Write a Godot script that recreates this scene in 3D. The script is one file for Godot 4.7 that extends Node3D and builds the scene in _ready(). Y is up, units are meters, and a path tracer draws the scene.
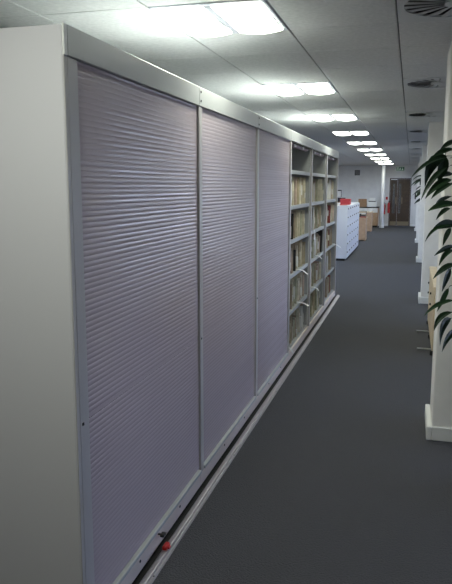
extends Node3D
# Office corridor: a long run of tambour-door filing bays, recessed ceiling lights, pillars and a plant.
# Distances below are given as (x, y, forward); forward is -z in Godot.

var off := Vector3.ZERO          # base of the thing being built; vertices are stored relative to it
var used := {}
var windows := 0
var M := {}
var rng := RandomNumberGenerator.new()

# ---------------------------------------------------------------- main measures
const EYE := 1.68
const CEIL := 2.563
const FACE := -1.069             # corridor face of the filing run
const BACK := -2.02
const Z0 := 1.988                # near end of the filing run
const W := 1.3729                # width of one bay
const TOP := 2.185
const END := 29.5                # end wall
const GX := -0.11                # a ceiling grid line
const TX := 0.6
const GZ := 3.27                 # a ceiling grid cross line
const TZ := 0.66

func _ready() -> void:
	rng.seed = 7
	# ---- camera
	var cam := Camera3D.new()
	cam.name = "camera"
	cam.position = Vector3(0, EYE, 0)
	cam.rotation = Vector3(deg_to_rad(-9.01), deg_to_rad(15.39), 0)
	cam.fov = 47.35
	cam.near = 0.05
	cam.far = 200.0
	add_child(cam)
	cam.current = true
	# ---- sky, exposure
	var sm := ProceduralSkyMaterial.new()
	sm.sky_top_color = Color(0.62, 0.72, 0.92)
	sm.sky_horizon_color = Color(0.80, 0.86, 0.97)
	sm.ground_bottom_color = Color(0.30, 0.31, 0.33)
	sm.ground_horizon_color = Color(0.55, 0.58, 0.62)
	sm.energy_multiplier = 9.5
	var sky := Sky.new()
	sky.sky_material = sm
	var env := Environment.new()
	env.background_mode = Environment.BG_SKY
	env.sky = sky
	env.tonemap_mode = Environment.TONE_MAPPER_LINEAR
	env.tonemap_exposure = 1.5
	env.sdfgi_enabled = true
	env.ssao_enabled = true
	env.ssil_enabled = true
	var we := WorldEnvironment.new()
	we.name = "environment"
	we.environment = env
	add_child(we)
	# ---- materials, then structure, then things
	make_materials()
	build_shell()
	build_ceiling()
	build_lights()
	build_diffusers()
	build_pillars()
	build_filing_run()
	build_files()
	build_rail()
	build_drawer_cabinets()
	build_far_end()
	build_sideboard()
	build_plants()

const LAMP := 4.6               # light_energy of each luminaire half
const LAMP_COLOR := Color(0.975, 1.0, 0.945)

# ================================================================ helpers
func P(x: float, y: float, f: float) -> Vector3:
	return Vector3(x, y, -f)

func noise_image(seed_value: int, freq: float, octaves: int, lo: Color, hi: Color, size := 256) -> ImageTexture:
	var n := FastNoiseLite.new()
	n.seed = seed_value
	n.frequency = freq
	n.fractal_octaves = octaves
	var g := n.get_seamless_image(size, size)
	var im := Image.create(size, size, false, Image.FORMAT_RGB8)
	for y in size:
		for x in size:
			im.set_pixel(x, y, lo.lerp(hi, g.get_pixel(x, y).r))
	return ImageTexture.create_from_image(im)

func mat(key: String, c: Color, rough := 0.6, metal := 0.0, spec := 0.5) -> StandardMaterial3D:
	var m := StandardMaterial3D.new()
	m.albedo_color = c
	m.roughness = rough
	m.metallic = metal
	m.metallic_specular = spec
	M[key] = m
	return m

func textured(key: String, tex: Texture2D, scale: float, rough: float, relief := 0.0, relief_tex: Texture2D = null) -> StandardMaterial3D:
	var m := mat(key, Color.WHITE, rough)
	m.albedo_texture = tex
	m.uv1_triplanar = true
	m.uv1_world_triplanar = true
	m.uv1_scale = Vector3.ONE * scale
	if relief_tex:
		m.normal_enabled = true
		m.normal_texture = relief_tex
		m.normal_scale = relief
	return m

func make_materials() -> void:
	var n := FastNoiseLite.new()
	n.seed = 3
	n.frequency = 0.2
	var g0 := n.get_seamless_image(256, 256)
	g0.convert(Image.FORMAT_RGB8)
	g0.bump_map_to_normal_map(4.0)
	textured("carpet", noise_image(11, 0.2, 3, Color(0.17, 0.168, 0.182), Color(0.335, 0.335, 0.355), 512), 1.6, 0.95, 0.8, ImageTexture.create_from_image(g0))
	textured("tile", noise_image(5, 0.09, 4, Color(0.83, 0.835, 0.82), Color(0.90, 0.905, 0.89)), 1.1, 0.9)
	textured("plaster", noise_image(8, 0.02, 3, Color(0.80, 0.79, 0.78), Color(0.84, 0.835, 0.82)), 0.6, 0.85)
	textured("pillar", noise_image(9, 0.02, 3, Color(0.88, 0.87, 0.85), Color(0.92, 0.91, 0.89)), 0.8, 0.7)
	mat("trim", Color(0.86, 0.86, 0.85), 0.45)
	mat("column", Color(0.76, 0.76, 0.77), 0.5)
	mat("slab", Color(0.35, 0.35, 0.34), 0.9)
	mat("plenum", Color(0.42, 0.43, 0.43), 0.8)
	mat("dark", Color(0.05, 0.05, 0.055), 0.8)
	mat("end_panel", Color(0.77, 0.76, 0.78), 0.55)
	mat("frame", Color(0.69, 0.67, 0.665), 0.42)
	mat("fascia", Color(0.68, 0.685, 0.68), 0.38)
	mat("slat_a", Color(0.735, 0.675, 0.69), 0.22)
	mat("slat_b", Color(0.732, 0.672, 0.687), 0.27)
	mat("slat_c", Color(0.738, 0.678, 0.693), 0.16)
	mat("kick", Color(0.88, 0.82, 0.77), 0.5)
	mat("shelf", Color(0.66, 0.66, 0.64), 0.5)
	mat("screw", Color(0.12, 0.12, 0.13), 0.5, 0.6)
	mat("aluminium", Color(0.60, 0.58, 0.60), 0.46, 1.0)
	mat("steel", Color(0.72, 0.72, 0.72), 0.28, 1.0)
	mat("red", Color(0.72, 0.09, 0.08), 0.45)
	mat("red_box", Color(0.76, 0.24, 0.26), 0.6)
	mat("black", Color(0.07, 0.07, 0.075), 0.5)
	mat("white_metal", Color(0.82, 0.83, 0.86), 0.45)
	mat("white_plastic", Color(0.86, 0.86, 0.85), 0.5)
	mat("paper", Color(0.88, 0.87, 0.84), 0.85)
	textured("beech", noise_image(21, 0.03, 3, Color(0.64, 0.52, 0.41), Color(0.72, 0.60, 0.48)), 0.9, 0.5)
	textured("beech_pale", noise_image(22, 0.03, 3, Color(0.80, 0.72, 0.60), Color(0.86, 0.79, 0.68)), 0.9, 0.5)
	textured("door_wood", noise_image(24, 0.03, 4, Color(0.21, 0.155, 0.105), Color(0.28, 0.21, 0.14)), 0.8, 0.45)
	textured("cardboard", noise_image(25, 0.05, 3, Color(0.55, 0.43, 0.32), Color(0.62, 0.50, 0.38)), 1.0, 0.85)
	mat("sign_green", Color(0.03, 0.27, 0.15), 0.5)
	mat("sign_white", Color(0.85, 0.9, 0.86), 0.5)
	mat("door_plate", Color(0.50, 0.45, 0.36), 0.6)
	mat("grille", Color(0.22, 0.22, 0.23), 0.6)
	mat("diffuser_plate", Color(0.84, 0.85, 0.84), 0.6)
	var g := mat("glass", Color(0.9, 0.95, 1.0, 0.12), 0.03)
	g.transparency = BaseMaterial3D.TRANSPARENCY_ALPHA
	var vg := mat("vision_glass", Color(0.30, 0.29, 0.28, 0.75), 0.2)
	vg.transparency = BaseMaterial3D.TRANSPARENCY_ALPHA
	var lens := mat("lens", Color(0.95, 0.95, 0.92), 0.5)
	lens.emission_enabled = true
	lens.emission = Color(0.975, 1.0, 0.945)
	lens.emission_energy_multiplier = 6.0
	# card files
	var cards := [[0.79, 0.74, 0.62], [0.74, 0.68, 0.56], [0.83, 0.79, 0.68], [0.69, 0.62, 0.53], [0.77, 0.69, 0.62], [0.73, 0.72, 0.61], [0.86, 0.83, 0.75]]
	for i in cards.size():
		var c: Array = cards[i]
		var lo := Color(c[0] * 0.9, c[1] * 0.9, c[2] * 0.88)
		var hi := Color(c[0] * 1.08, c[1] * 1.08, c[2] * 1.08)
		textured("card_%d" % i, noise_image(40 + i, 0.03, 3, lo, hi, 128), 3.0, 0.8)
	mat("card_red", Color(0.55, 0.27, 0.24), 0.7)
	mat("card_dark", Color(0.20, 0.19, 0.17), 0.7)
	# plants
	textured("leaf", noise_image(61, 0.05, 3, Color(0.055, 0.14, 0.07), Color(0.10, 0.22, 0.10), 128), 4.0, 0.42)
	textured("leaf_pale", noise_image(62, 0.05, 3, Color(0.09, 0.19, 0.09), Color(0.14, 0.27, 0.13), 128), 4.0, 0.42)
	for k in ["leaf", "leaf_pale"]:
		M[k].backlight_enabled = true
		M[k].backlight = Color(0.03, 0.07, 0.02)
	mat("stem", Color(0.30, 0.25, 0.17), 0.8)
	mat("pot", Color(0.36, 0.36, 0.37), 0.5)
	mat("soil", Color(0.10, 0.075, 0.055), 0.95)

func mb() -> SurfaceTool:
	var st := SurfaceTool.new()
	st.begin(Mesh.PRIMITIVE_TRIANGLES)
	return st

func numbered(called: String) -> String:
	if not used.has(called):
		used[called] = 0
		return called
	used[called] += 1
	return "%s_%03d" % [called, used[called]]

func tag(o: Node, label: String, category: String, group := "") -> void:
	o.set_meta("label", label)
	o.set_meta("category", category)
	if group != "":
		o.set_meta("group", group)

func thing(called: String, label: String, category: String, base := Vector3.ZERO, group := "") -> Node3D:
	var o := Node3D.new()
	o.name = numbered(called)
	add_child(o)
	o.position = base
	off = base
	tag(o, label, category, group)
	return o

func struct_node(called: String) -> Node3D:
	var o := Node3D.new()
	o.name = called
	add_child(o)
	off = Vector3.ZERO
	o.set_meta("kind", "structure")
	return o

func part(called: String, st: SurfaceTool, material: Material, parent: Node) -> MeshInstance3D:
	return part_mesh(called, st.commit(), material, parent)

func part_mesh(called: String, mesh: Mesh, material: Material, parent: Node) -> MeshInstance3D:
	var o := MeshInstance3D.new()
	o.name = called
	o.mesh = mesh
	o.material_override = material
	parent.add_child(o, true)
	return o

func single(called: String, st: SurfaceTool, material: Material, label: String, category: String, group := "") -> MeshInstance3D:
	# one-mesh thing; its vertices were stored relative to off
	var o := part_mesh(numbered(called), st.commit(), material, self)
	o.position = off
	tag(o, label, category, group)
	return o

func copy_of(o: Node3D, at: Vector3) -> Node3D:
	var c: Node3D = o.duplicate()
	c.name = numbered(o.name)
	add_child(c)
	c.position = at
	return c

# one flat polygon (fan), wound clockwise seen from the side n points to
func poly(st: SurfaceTool, pts: Array, n: Vector3) -> void:
	var a: Vector3 = pts[0]
	for i in range(1, pts.size() - 1):
		var b: Vector3 = pts[i]
		var c: Vector3 = pts[i + 1]
		if (b - a).cross(c - a).dot(n) > 0:
			var t := b
			b = c
			c = t
		for v in [a, b, c]:
			st.set_normal(n)
			st.add_vertex(v - off)

func face(st: SurfaceTool, pts: Array, out: Vector3) -> void:
	var n: Vector3 = (pts[1] - pts[0]).cross(pts[2] - pts[0]).normalized()
	if n.dot(out) < 0:
		n = -n
	poly(st, pts, n)

# smooth quad with a normal at each corner
func squad(st: SurfaceTool, v: Array, n: Array) -> void:
	var idx := [0, 1, 2, 0, 2, 3]
	var fn: Vector3 = (v[1] - v[0]).cross(v[2] - v[0])
	if fn.length() < 1e-12:
		fn = (v[2] - v[0]).cross(v[3] - v[0])
	if fn.dot(n[0] + n[1] + n[2] + n[3]) > 0:
		idx = [0, 2, 1, 0, 3, 2]
	for i in idx:
		st.set_normal(n[i])
		st.add_vertex(v[i] - off)

# box from (x0,y0,f0) to (x1,y1,f1), edges chamfered by b
func bx(st: SurfaceTool, x0: float, x1: float, y0: float, y1: float, f0: float, f1: float, b := 0.0) -> void:
	hexa(st, Vector3((x0 + x1) / 2, (y0 + y1) / 2, -(f0 + f1) / 2), Vector3(absf(x1 - x0), absf(y1 - y0), absf(f1 - f0)) / 2, b, Basis.IDENTITY)

func hexa(st: SurfaceTool, c: Vector3, h: Vector3, b: float, basis: Basis) -> void:
	b = minf(b, minf(h.x, minf(h.y, h.z)) * 0.8)
	for axis in 3:
		var u := (axis + 1) % 3
		var v := (axis + 2) % 3
		for s in [-1.0, 1.0]:
			var pts := []
			for q in [[-1, -1], [1, -1], [1, 1], [-1, 1]]:
				var p := Vector3.ZERO
				p[axis] = s * h[axis]
				p[u] = q[0] * (h[u] - b)
				p[v] = q[1] * (h[v] - b)
				pts.append(c + basis * p)
			var n := Vector3.ZERO
			n[axis] = s
			poly(st, pts, basis * n)
		if b > 0.0:
			for su in [-1.0, 1.0]:
				for sv in [-1.0, 1.0]:
					var pts2 := []
					for e in [[-1.0, 0], [1.0, 0], [1.0, 1], [-1.0, 1]]:
						var p := Vector3.ZERO
						p[axis] = e[0] * (h[axis] - b)
						p[u] = su * (h[u] - (b if e[1] == 1 else 0.0))
						p[v] = sv * (h[v] - (0.0 if e[1] == 1 else b))
						pts2.append(c + basis * p)
					var n2 := Vector3.ZERO
					n2[u] = su
					n2[v] = sv
					poly(st, pts2, basis * n2.normalized())
	if b > 0.0:
		for sx in [-1.0, 1.0]:
			for sy in [-1.0, 1.0]:
				for sz in [-1.0, 1.0]:
					var s3 := Vector3(sx, sy, sz)
					var pts3 := []
					for k in 3:
						var p := Vector3(sx * (h.x - b), sy * (h.y - b), sz * (h.z - b))
						p[k] = s3[k] * h[k]
						pts3.append(c + basis * p)
					poly(st, pts3, basis * s3.normalized())

# surface of revolution round the vertical through c; prof = [[r, y], ...]
func lathe(st: SurfaceTool, c: Vector3, prof: Array, n := 20) -> void:
	for i in prof.size() - 1:
		var r0: float = prof[i][0]
		var y0: float = prof[i][1]
		var r1: float = prof[i + 1][0]
		var y1: float = prof[i + 1][1]
		var sl := Vector2(y1 - y0, -(r1 - r0))
		if sl.length() < 1e-9:
			continue
		sl = sl.normalized()
		for k in n:
			var a := TAU * k / n
			var b := TAU * (k + 1) / n
			var da := Vector3(cos(a), 0, sin(a))
			var db := Vector3(cos(b), 0, sin(b))
			squad(st, [c + da * r0 + Vector3.UP * y0, c + db * r0 + Vector3.UP * y0, c + db * r1 + Vector3.UP * y1, c + da * r1 + Vector3.UP * y1],
				[da * sl.x + Vector3.UP * sl.y, db * sl.x + Vector3.UP * sl.y, db * sl.x + Vector3.UP * sl.y, da * sl.x + Vector3.UP * sl.y])

func tube(st: SurfaceTool, pts: Array, r0: float, r1: float, n := 8) -> void:
	var rings := []
	var norms := []
	for i in pts.size():
		var d: Vector3 = (pts[mini(i + 1, pts.size() - 1)] - pts[maxi(i - 1, 0)]).normalized()
		var s := d.cross(Vector3(0.31, 0.2, 0.93)).normalized()
		var t := d.cross(s)
		var r := lerpf(r0, r1, float(i) / (pts.size() - 1))
		var ring := []
		var nn := []
		for k in n:
			var a := TAU * k / n
			nn.append(s * cos(a) + t * sin(a))
			ring.append(pts[i] + nn[k] * r)
		rings.append(ring)
		norms.append(nn)
	for i in pts.size() - 1:
		for k in n:
			var j := (k + 1) % n
			squad(st, [rings[i][k], rings[i][j], rings[i + 1][j], rings[i + 1][k]], [norms[i][k], norms[i][j], norms[i + 1][j], norms[i + 1][k]])
	face(st, rings[0], pts[0] - pts[1])
	face(st, rings[-1], pts[-1] - pts[-2])

# ================================================================ room shell
func build_shell() -> void:
	var fl := struct_node("floor")
	var st := mb()
	bx(st, -5.4, 5.4, -0.12, 0.0, -5.2, END + 0.2)
	part("carpet", st, M.carpet, fl)
	window_wall("wall_left", -5.2, -1, [[11.6, 14.2], [14.8, 17.4], [18.0, 20.6], [21.2, 23.8], [24.4, 27.0]])
	window_wall("wall_right", 5.2, 1, [[3.0, 4.6], [5.2, 6.8], [7.4, 10.0], [10.6, 13.2], [13.8, 16.4], [17.0, 19.6], [20.2, 22.8], [23.4, 26.0], [26.4, 29.0]])
	# wall behind the camera
	var wb := struct_node("wall_back")
	st = mb()
	bx(st, -5.4, 5.4, 0.0, CEIL + 0.3, -5.4, -5.2)
	part("plaster", st, M.plaster, wb)
	# end wall with its door opening
	var we := struct_node("wall_end")
	st = mb()
	bx(st, -5.2, -0.90, 0.0, CEIL + 0.3, END, END + 0.2)
	part("plaster", st, M.plaster, we)
	st = mb()
	bx(st, -0.01, 5.2, 0.0, CEIL + 0.3, END, END + 0.2)
	part("plaster", st, M.plaster, we)
	st = mb()
	bx(st, -0.90, -0.01, 2.03, CEIL + 0.3, END, END + 0.2)
	part("plaster", st, M.plaster, we)
	st = mb()
	bx(st, -1.0, 5.2, 2.33, CEIL, END - 0.07, END - 0.001, 0.004)
	part("bulkhead", st, M.plaster, we)
	var bb := struct_node("baseboard_end")
	st = mb()
	bx(st, -5.2, -0.93, 0.0, 0.09, END - 0.018, END - 0.001, 0.004)
	part("board", st, M.trim, bb)
	st = mb()
	bx(st, 0.02, 5.2, 0.0, 0.09, END - 0.018, END - 0.001, 0.004)
	part("board", st, M.trim, bb)
	# end door: frame, a wide leaf and a narrow leaf, vision panel, kick plates, handle
	var d := struct_node("door_1")
	for e in [[-0.90, -0.865], [-0.045, -0.01]]:
		st = mb()
		bx(st, e[0], e[1], 0.0, 2.03, END - 0.01, END + 0.15, 0.004)
		part("door_frame", st, M.door_wood, d)
	st = mb()
	bx(st, -0.865, -0.045, 1.995, 2.03, END - 0.01, END + 0.15, 0.004)
	part("door_frame", st, M.door_wood, d)
	for e in [[-0.861, -0.575], [-0.569, -0.049]]:
		var leaf := Node3D.new()
		leaf.name = "door_leaf"
		d.add_child(leaf, true)
		st = mb()
		var mid: float = (e[0] + e[1]) / 2 if e[0] < -0.8 else e[0] + 0.10
		var hw := 0.05
		bx(st, e[0], mid - hw, 0.01, 1.99, END + 0.02, END + 0.06, 0.003)
		bx(st, mid + hw, e[1], 0.01, 1.99, END + 0.02, END + 0.06, 0.003)
		bx(st, mid - hw, mid + hw, 0.01, 0.55, END + 0.02, END + 0.06)
		bx(st, mid - hw, mid + hw, 1.80, 1.99, END + 0.02, END + 0.06)
		part("leaf_panel", st, M.door_wood, leaf)
		st = mb()
		bx(st, mid - hw, mid + hw, 0.55, 1.80, END + 0.035, END + 0.043)
		part("vision_panel", st, M.vision_glass, leaf)
		st = mb()
		bx(st, e[0] + 0.02, e[1] - 0.02, 0.03, 0.20, END + 0.016, END + 0.0195, 0.001)
		part("kick_plate", st, M.door_plate, leaf)
		st = mb()
		bx(st, mid + 0.075, mid + 0.11, 0.95, 1.22, END + 0.016, END + 0.0195, 0.001)
		part("push_plate", st, M.door_plate, leaf)
	st = mb()
	bx(st, -0.85, -0.60, 1.955, 1.985, END + 0.012, END + 0.0195, 0.001)
	part("door_notice", st, M.white_plastic, d)
	# closes the doorway behind the leaves
	st = mb()
	bx(st, -1.2, 0.3, 0.0, 2.3, END + 0.5, END + 0.6)
	part("plaster", st, M.plaster, we)

func window_wall(called: String, x: float, side: int, openings: Array) -> void:
	var w := struct_node(called)
	var sill := 0.85
	var head := 2.35
	var xo := x + side * 0.2
	var lo := minf(x, xo)
	var hi := maxf(x, xo)
	var st := mb()
	bx(st, lo, hi, 0.0, sill, -5.2, END)
	part("sill_wall", st, M.plaster, w)
	st = mb()
	bx(st, lo, hi, head, CEIL + 0.3, -5.2, END)
	part("head_wall", st, M.plaster, w)
	var f := -5.2
	for o in openings + [[END, END]]:
		st = mb()
		bx(st, lo, hi, sill, head, f, o[0])
		part("pier", st, M.plaster, w)
		f = o[1]
	for o in openings:
		windows += 1
		var n := struct_node("window_%d" % windows)
		var xc := x + side * 0.12
		for k in 3:
			var ff := lerpf(o[0], o[1] - 0.05, k / 2.0)
			st = mb()
			bx(st, xc - 0.03, xc + 0.03, sill, head, ff, ff + 0.05, 0.004)
			part("mullion", st, M.trim, n)
		for y in [sill, head - 0.05]:
			st = mb()
			bx(st, xc - 0.029, xc + 0.029, y, y + 0.05, o[0] + 0.05, o[1] - 0.05, 0.004)
			part("rail", st, M.trim, n)
		for k in 2:
			st = mb()
			bx(st, xc - 0.004, xc + 0.004, sill + 0.05, head - 0.05, lerpf(o[0] + 0.05, (o[0] + o[1]) / 2 + 0.025, k), lerpf((o[0] + o[1]) / 2 - 0.025, o[1] - 0.05, k))
			part("pane", st, M.glass, n)
		st = mb()
		bx(st, minf(x, x - side * 0.14), maxf(x, x - side * 0.14), sill - 0.03, sill - 0.002, o[0] - 0.05, o[1] + 0.05, 0.006)
		part("window_sill", st, M.trim, n)

# ================================================================ ceiling
func cell_kind(ix: int, iz: int) -> int:
	# 0 tile, 1 luminaire, 2 air diffuser; cell ix spans GX+ix*TX.., cell iz spans GZ+iz*TZ..
	if posmod(iz, 4) == 0 and iz >= -4 and iz <= 36:
		if ix == -2:
			return 1
		if ix == 0 and iz >= 0 and iz <= 32:
			return 2
	return 0

func build_ceiling() -> void:
	var c := struct_node("ceiling")
	var st := mb()
	bx(st, -5.4, 5.4, CEIL + 0.30, CEIL + 0.40, -5.4, END + 0.2)
	part("slab", st, M.slab, c)
	var tile := mb()
	hexa(tile, Vector3(0, 0.012, 0), Vector3(TX / 2 - 0.0035, 0.012, TZ / 2 - 0.0015), 0.003, Basis.IDENTITY)
	var tm := tile.commit()
	var rest := mb()
	for ix in range(-9, 10):
		for iz in range(-13, 41):
			if cell_kind(ix, iz) != 0:
				continue
			var x0 := maxf(GX + ix * TX, -5.2)
			var x1 := minf(GX + (ix + 1) * TX, 5.2)
			var f0 := maxf(GZ + iz * TZ, -5.2)
			var f1 := minf(GZ + (iz + 1) * TZ, END - 0.01)
			if x1 - x0 < 0.02 or f1 - f0 < 0.02:
				continue
			var whole := x1 - x0 > TX - 0.01 and f1 - f0 > TZ - 0.01
			if ix >= -4 and ix <= 0 and iz >= -3 and whole:
				var o := part_mesh("ceiling_tile", tm, M.tile, c)
				o.position = P((x0 + x1) / 2, CEIL, (f0 + f1) / 2) + Vector3(0, rng.randf_range(-0.0008, 0.0008), 0)
			else:
				bx(rest, x0 + 0.0035, x1 - 0.0035, CEIL, CEIL + 0.024, f0 + 0.0015, f1 - 0.0015, 0.003)
	var r := part("ceiling_tile_field", rest, M.tile, c)
	r.set_meta("kind", "stuff")
	# concealed bearers above the joints
	st = mb()
	for ix in range(-8, 10):
		bx(st, GX + ix * TX - 0.012, GX + ix * TX + 0.012, CEIL + 0.025, CEIL + 0.06, -5.2, END)
	part("bearers", st, M.slab, c).set_meta("kind", "stuff")
	st = mb()
	for iz in range(-12, 40):
		bx(st, -5.2, 5.2, CEIL + 0.028, CEIL + 0.05, GZ + iz * TZ - 0.01, GZ + iz * TZ + 0.01)
	part("cross_bearers", st, M.slab, c).set_meta("kind", "stuff")

func build_lights() -> void:
	var proto: Node3D = null
	var words := {-2: "", -1: "", 0: "over the front filing bay", 1: "over the second shuttered bay", 2: "over the first open shelves", 3: "just past the end of the open shelves",
		4: "between the open shelves and the drawer cabinets", 5: "over the near end of the drawer cabinets", 6: "over the far end of the drawer cabinets", 7: "over the first beech desk", 8: "over the far beech desk", 9: "before the slim round column"}
	for k in range(-1, 10):
		var f := GZ + 4 * k * TZ + TZ / 2
		var x := GX - 1.5 * TX
		var label: String = "square recessed ceiling light with two glowing panels " + words[k]
		if k < 0:
			label = "square recessed ceiling light with two glowing panels above the open floor before the filing run"
		if proto == null:
			proto = thing("ceiling_light", label, "ceiling light", P(x, CEIL, f), "recessed lights along the corridor")
			off = Vector3.ZERO
			var hx := TX / 2 - 0.004
			var hz := TZ / 2 - 0.004
			var st := mb()
			bx(st, -hx, hx, -0.006, 0.02, -hz, -hz + 0.035, 0.003)
			bx(st, -hx, hx, -0.006, 0.02, hz - 0.035, hz, 0.003)
			bx(st, -hx, -hx + 0.022, -0.006, 0.02, -hz + 0.035, hz - 0.035, 0.003)
			bx(st, hx - 0.022, hx, -0.006, 0.02, -hz + 0.035, hz - 0.035, 0.003)
			part("frame", st, M.white_metal, proto)
			st = mb()
			bx(st, -hx + 0.02, hx - 0.02, 0.07, 0.09, -hz + 0.02, hz - 0.02)
			part("housing", st, M.white_metal, proto)
			st = mb()
			bx(st, -0.022, 0.022, -0.012, 0.03, -hz + 0.035, hz - 0.035, 0.006)
			part("centre_spine", st, M.white_metal, proto)
			for s in [-1.0, 1.0]:
				# shallow trough lens: rounded underside between the spine and the frame
				st = mb()
				var xa := 0.024
				var xb := hx - 0.024
				var prev: Array = []
				for i in 9:
					var t := i / 8.0
					var px: float = s * lerpf(xa, xb, t)
					var py := -0.012 - 0.014 * sin(PI * t)
					var ny := Vector3(-s * 0.014 * PI * cos(PI * t) / (xb - xa), -1, 0).normalized()
					if prev:
						squad(st, [P(prev[0], prev[1], -hz + 0.037), P(px, py, -hz + 0.037), P(px, py, hz - 0.037), P(prev[0], prev[1], hz - 0.037)], [prev[2], ny, ny, prev[2]])
						for ff in [-1.0, 1.0]:
							face(st, [P(prev[0], prev[1], ff * (hz - 0.037)), P(px, py, ff * (hz - 0.037)), P(px, 0.02, ff * (hz - 0.037)), P(prev[0], 0.02, ff * (hz - 0.037))], P(0, 0, ff))
					prev = [px, py, ny]
				part("lens", st, M.lens, proto)
				var al := AreaLight3D.new()
				al.name = "lamp"
				al.area_size = Vector2(xb - xa - 0.02, 2 * hz - 0.09)
				al.area_normalize_energy = false
				al.light_energy = LAMP
				al.light_color = LAMP_COLOR
				al.area_range = 40.0
				al.area_attenuation = 2.0
				al.shadow_enabled = true
				al.rotation = Vector3(-PI / 2, 0, 0)
				al.position = Vector3(s * (xa + xb) / 2, -0.032, 0)
				proto.add_child(al, true)
		else:
			var c := copy_of(proto, P(x, CEIL, f))
			c.set_meta("label", label)

func build_diffusers() -> void:
	var proto: Node3D = null
	var words := {-1: "over the open floor before the filing run", 0: "over the near broad-leaved plant", 1: "between the nearest two square pillars", 2: "above the beech sideboard", 3: "just past the second square pillar", 4: "between the second and third pillars", 5: "close before the third square pillar", 6: "past the third square pillar", 7: "before the fourth square pillar", 8: "past the fourth square pillar"}
	for k in range(0, 9):
		var f := GZ + 4 * k * TZ + TZ / 2
		var x := GX + 0.5 * TX
		var label: String = "square swirl air diffuser with radial slots in the ceiling " + words[k]
		if proto == null:
			proto = thing("air_diffuser", label, "air vent", P(x, CEIL, f), "swirl air diffusers in the ceiling")
			off = Vector3.ZERO
			var hx := TX / 2 - 0.004
			var hz := TZ / 2 - 0.004
			var R := 0.265
			var st := mb()
			var n := 40
			for i in n:
				var a := TAU * i / n
				var b := TAU * (i + 1) / n
				var q := []
				for ang in [a, b]:
					var d := Vector3(cos(ang), 0, sin(ang))
					var m: float = minf(hx / maxf(absf(d.x), 1e-5), hz / maxf(absf(d.z), 1e-5))
					q.append([d * R, d * m])
				for y in [-0.004, 0.006]:
					poly(st, [q[0][0] + Vector3(0, y, 0), q[0][1] + Vector3(0, y, 0), q[1][1] + Vector3(0, y, 0), q[1][0] + Vector3(0, y, 0)], Vector3(0, signf(y), 0))
				face(st, [q[0][0] + Vector3(0, -0.004, 0), q[1][0] + Vector3(0, -0.004, 0), q[1][0] + Vector3(0, 0.006, 0), q[0][0] + Vector3(0, 0.006, 0)], -q[0][0])
				face(st, [q[0][1] + Vector3(0, -0.004, 0), q[1][1] + Vector3(0, -0.004, 0), q[1][1] + Vector3(0, 0.006, 0), q[0][1] + Vector3(0, 0.006, 0)], q[0][1])
			part("face_plate", st, M.diffuser_plate, proto)
			st = mb()
			bx(st, -hx + 0.01, hx - 0.01, 0.06, 0.08, -hz + 0.01, hz - 0.01)
			part("plenum", st, M.plenum, proto)
			st = mb()
			lathe(st, Vector3.ZERO, [[0.001, -0.012], [0.05, -0.011], [0.072, -0.004], [0.072, 0.02], [0.001, 0.02]], 24)
			part("hub", st, M.diffuser_plate, proto)
			for i in 20:
				st = mb()
				var a0 := TAU * (i + 0.04) / 20
				var a1 := TAU * (i + 0.80) / 20
				var q := []
				for e in [[a0, 0.06], [a0, 0.27], [a1, 0.27], [a1, 0.06]]:
					q.append(Vector3(cos(e[0]) * e[1], -0.003 if e[0] == a0 else 0.004, sin(e[0]) * e[1]))
				face(st, q, Vector3.DOWN)
				face(st, q.map(func(v): return v + Vector3(0, 0.003, 0)), Vector3.UP)
				part("vane", st, M.diffuser_plate, proto)
		else:
			var c := copy_of(proto, P(x, CEIL, f))
			c.set_meta("label", label)

# ================================================================ pillars
func build_pillars() -> void:
	var zs := [4.46, 9.92, 15.42, 20.9, 26.4]
	var labels := ["square white pillar with skirting beside the near broad-leaved plant", "square cream pillar standing beyond the beech sideboard", "third square pillar counted from the near plant, in bluish daylight", "square pillar with the small wall phone on its side", "square pillar standing closest to the brown door"]
	for i in zs.size():
		var f: float = zs[i]
		var t := thing("pillar", labels[i], "pillar", P(0.41, 0, f + 0.225), "square pillars along the corridor")
		var st := mb()
		bx(st, 0.198, 0.64, 0.0, CEIL - 0.001, f + 0.02, f + 0.47, 0.006)
		part("shaft", st, M.pillar, t)
		st = mb()
		var a := 0.164
		bx(st, a, 0.1975, 0.0, 0.095, f, f + 0.49, 0.005)
		bx(st, 0.6405, 0.672, 0.0, 0.095, f, f + 0.49, 0.005)
		bx(st, 0.1975, 0.6405, 0.0, 0.095, f, f + 0.0195, 0.005)
		bx(st, 0.1975, 0.6405, 0.0, 0.095, f + 0.4705, f + 0.49, 0.005)
		part("skirting", st, M.trim, t)
	# small wall phone on the corridor side of the fourth pillar
	var ph := thing("wall_phone", "small white and black phone fixed to the pillar side", "phone", P(0.17, 1.35, 20.97))
	var s2 := mb()
	bx(s2, 0.14, 0.1975, 1.33, 1.52, 20.98, 21.10, 0.008)
	part("body", s2, M.white_plastic, ph)
	s2 = mb()
	bx(s2, 0.10, 0.139, 1.30, 1.50, 20.99, 21.04, 0.01)
	part("handset", s2, M.black, ph)

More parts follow.
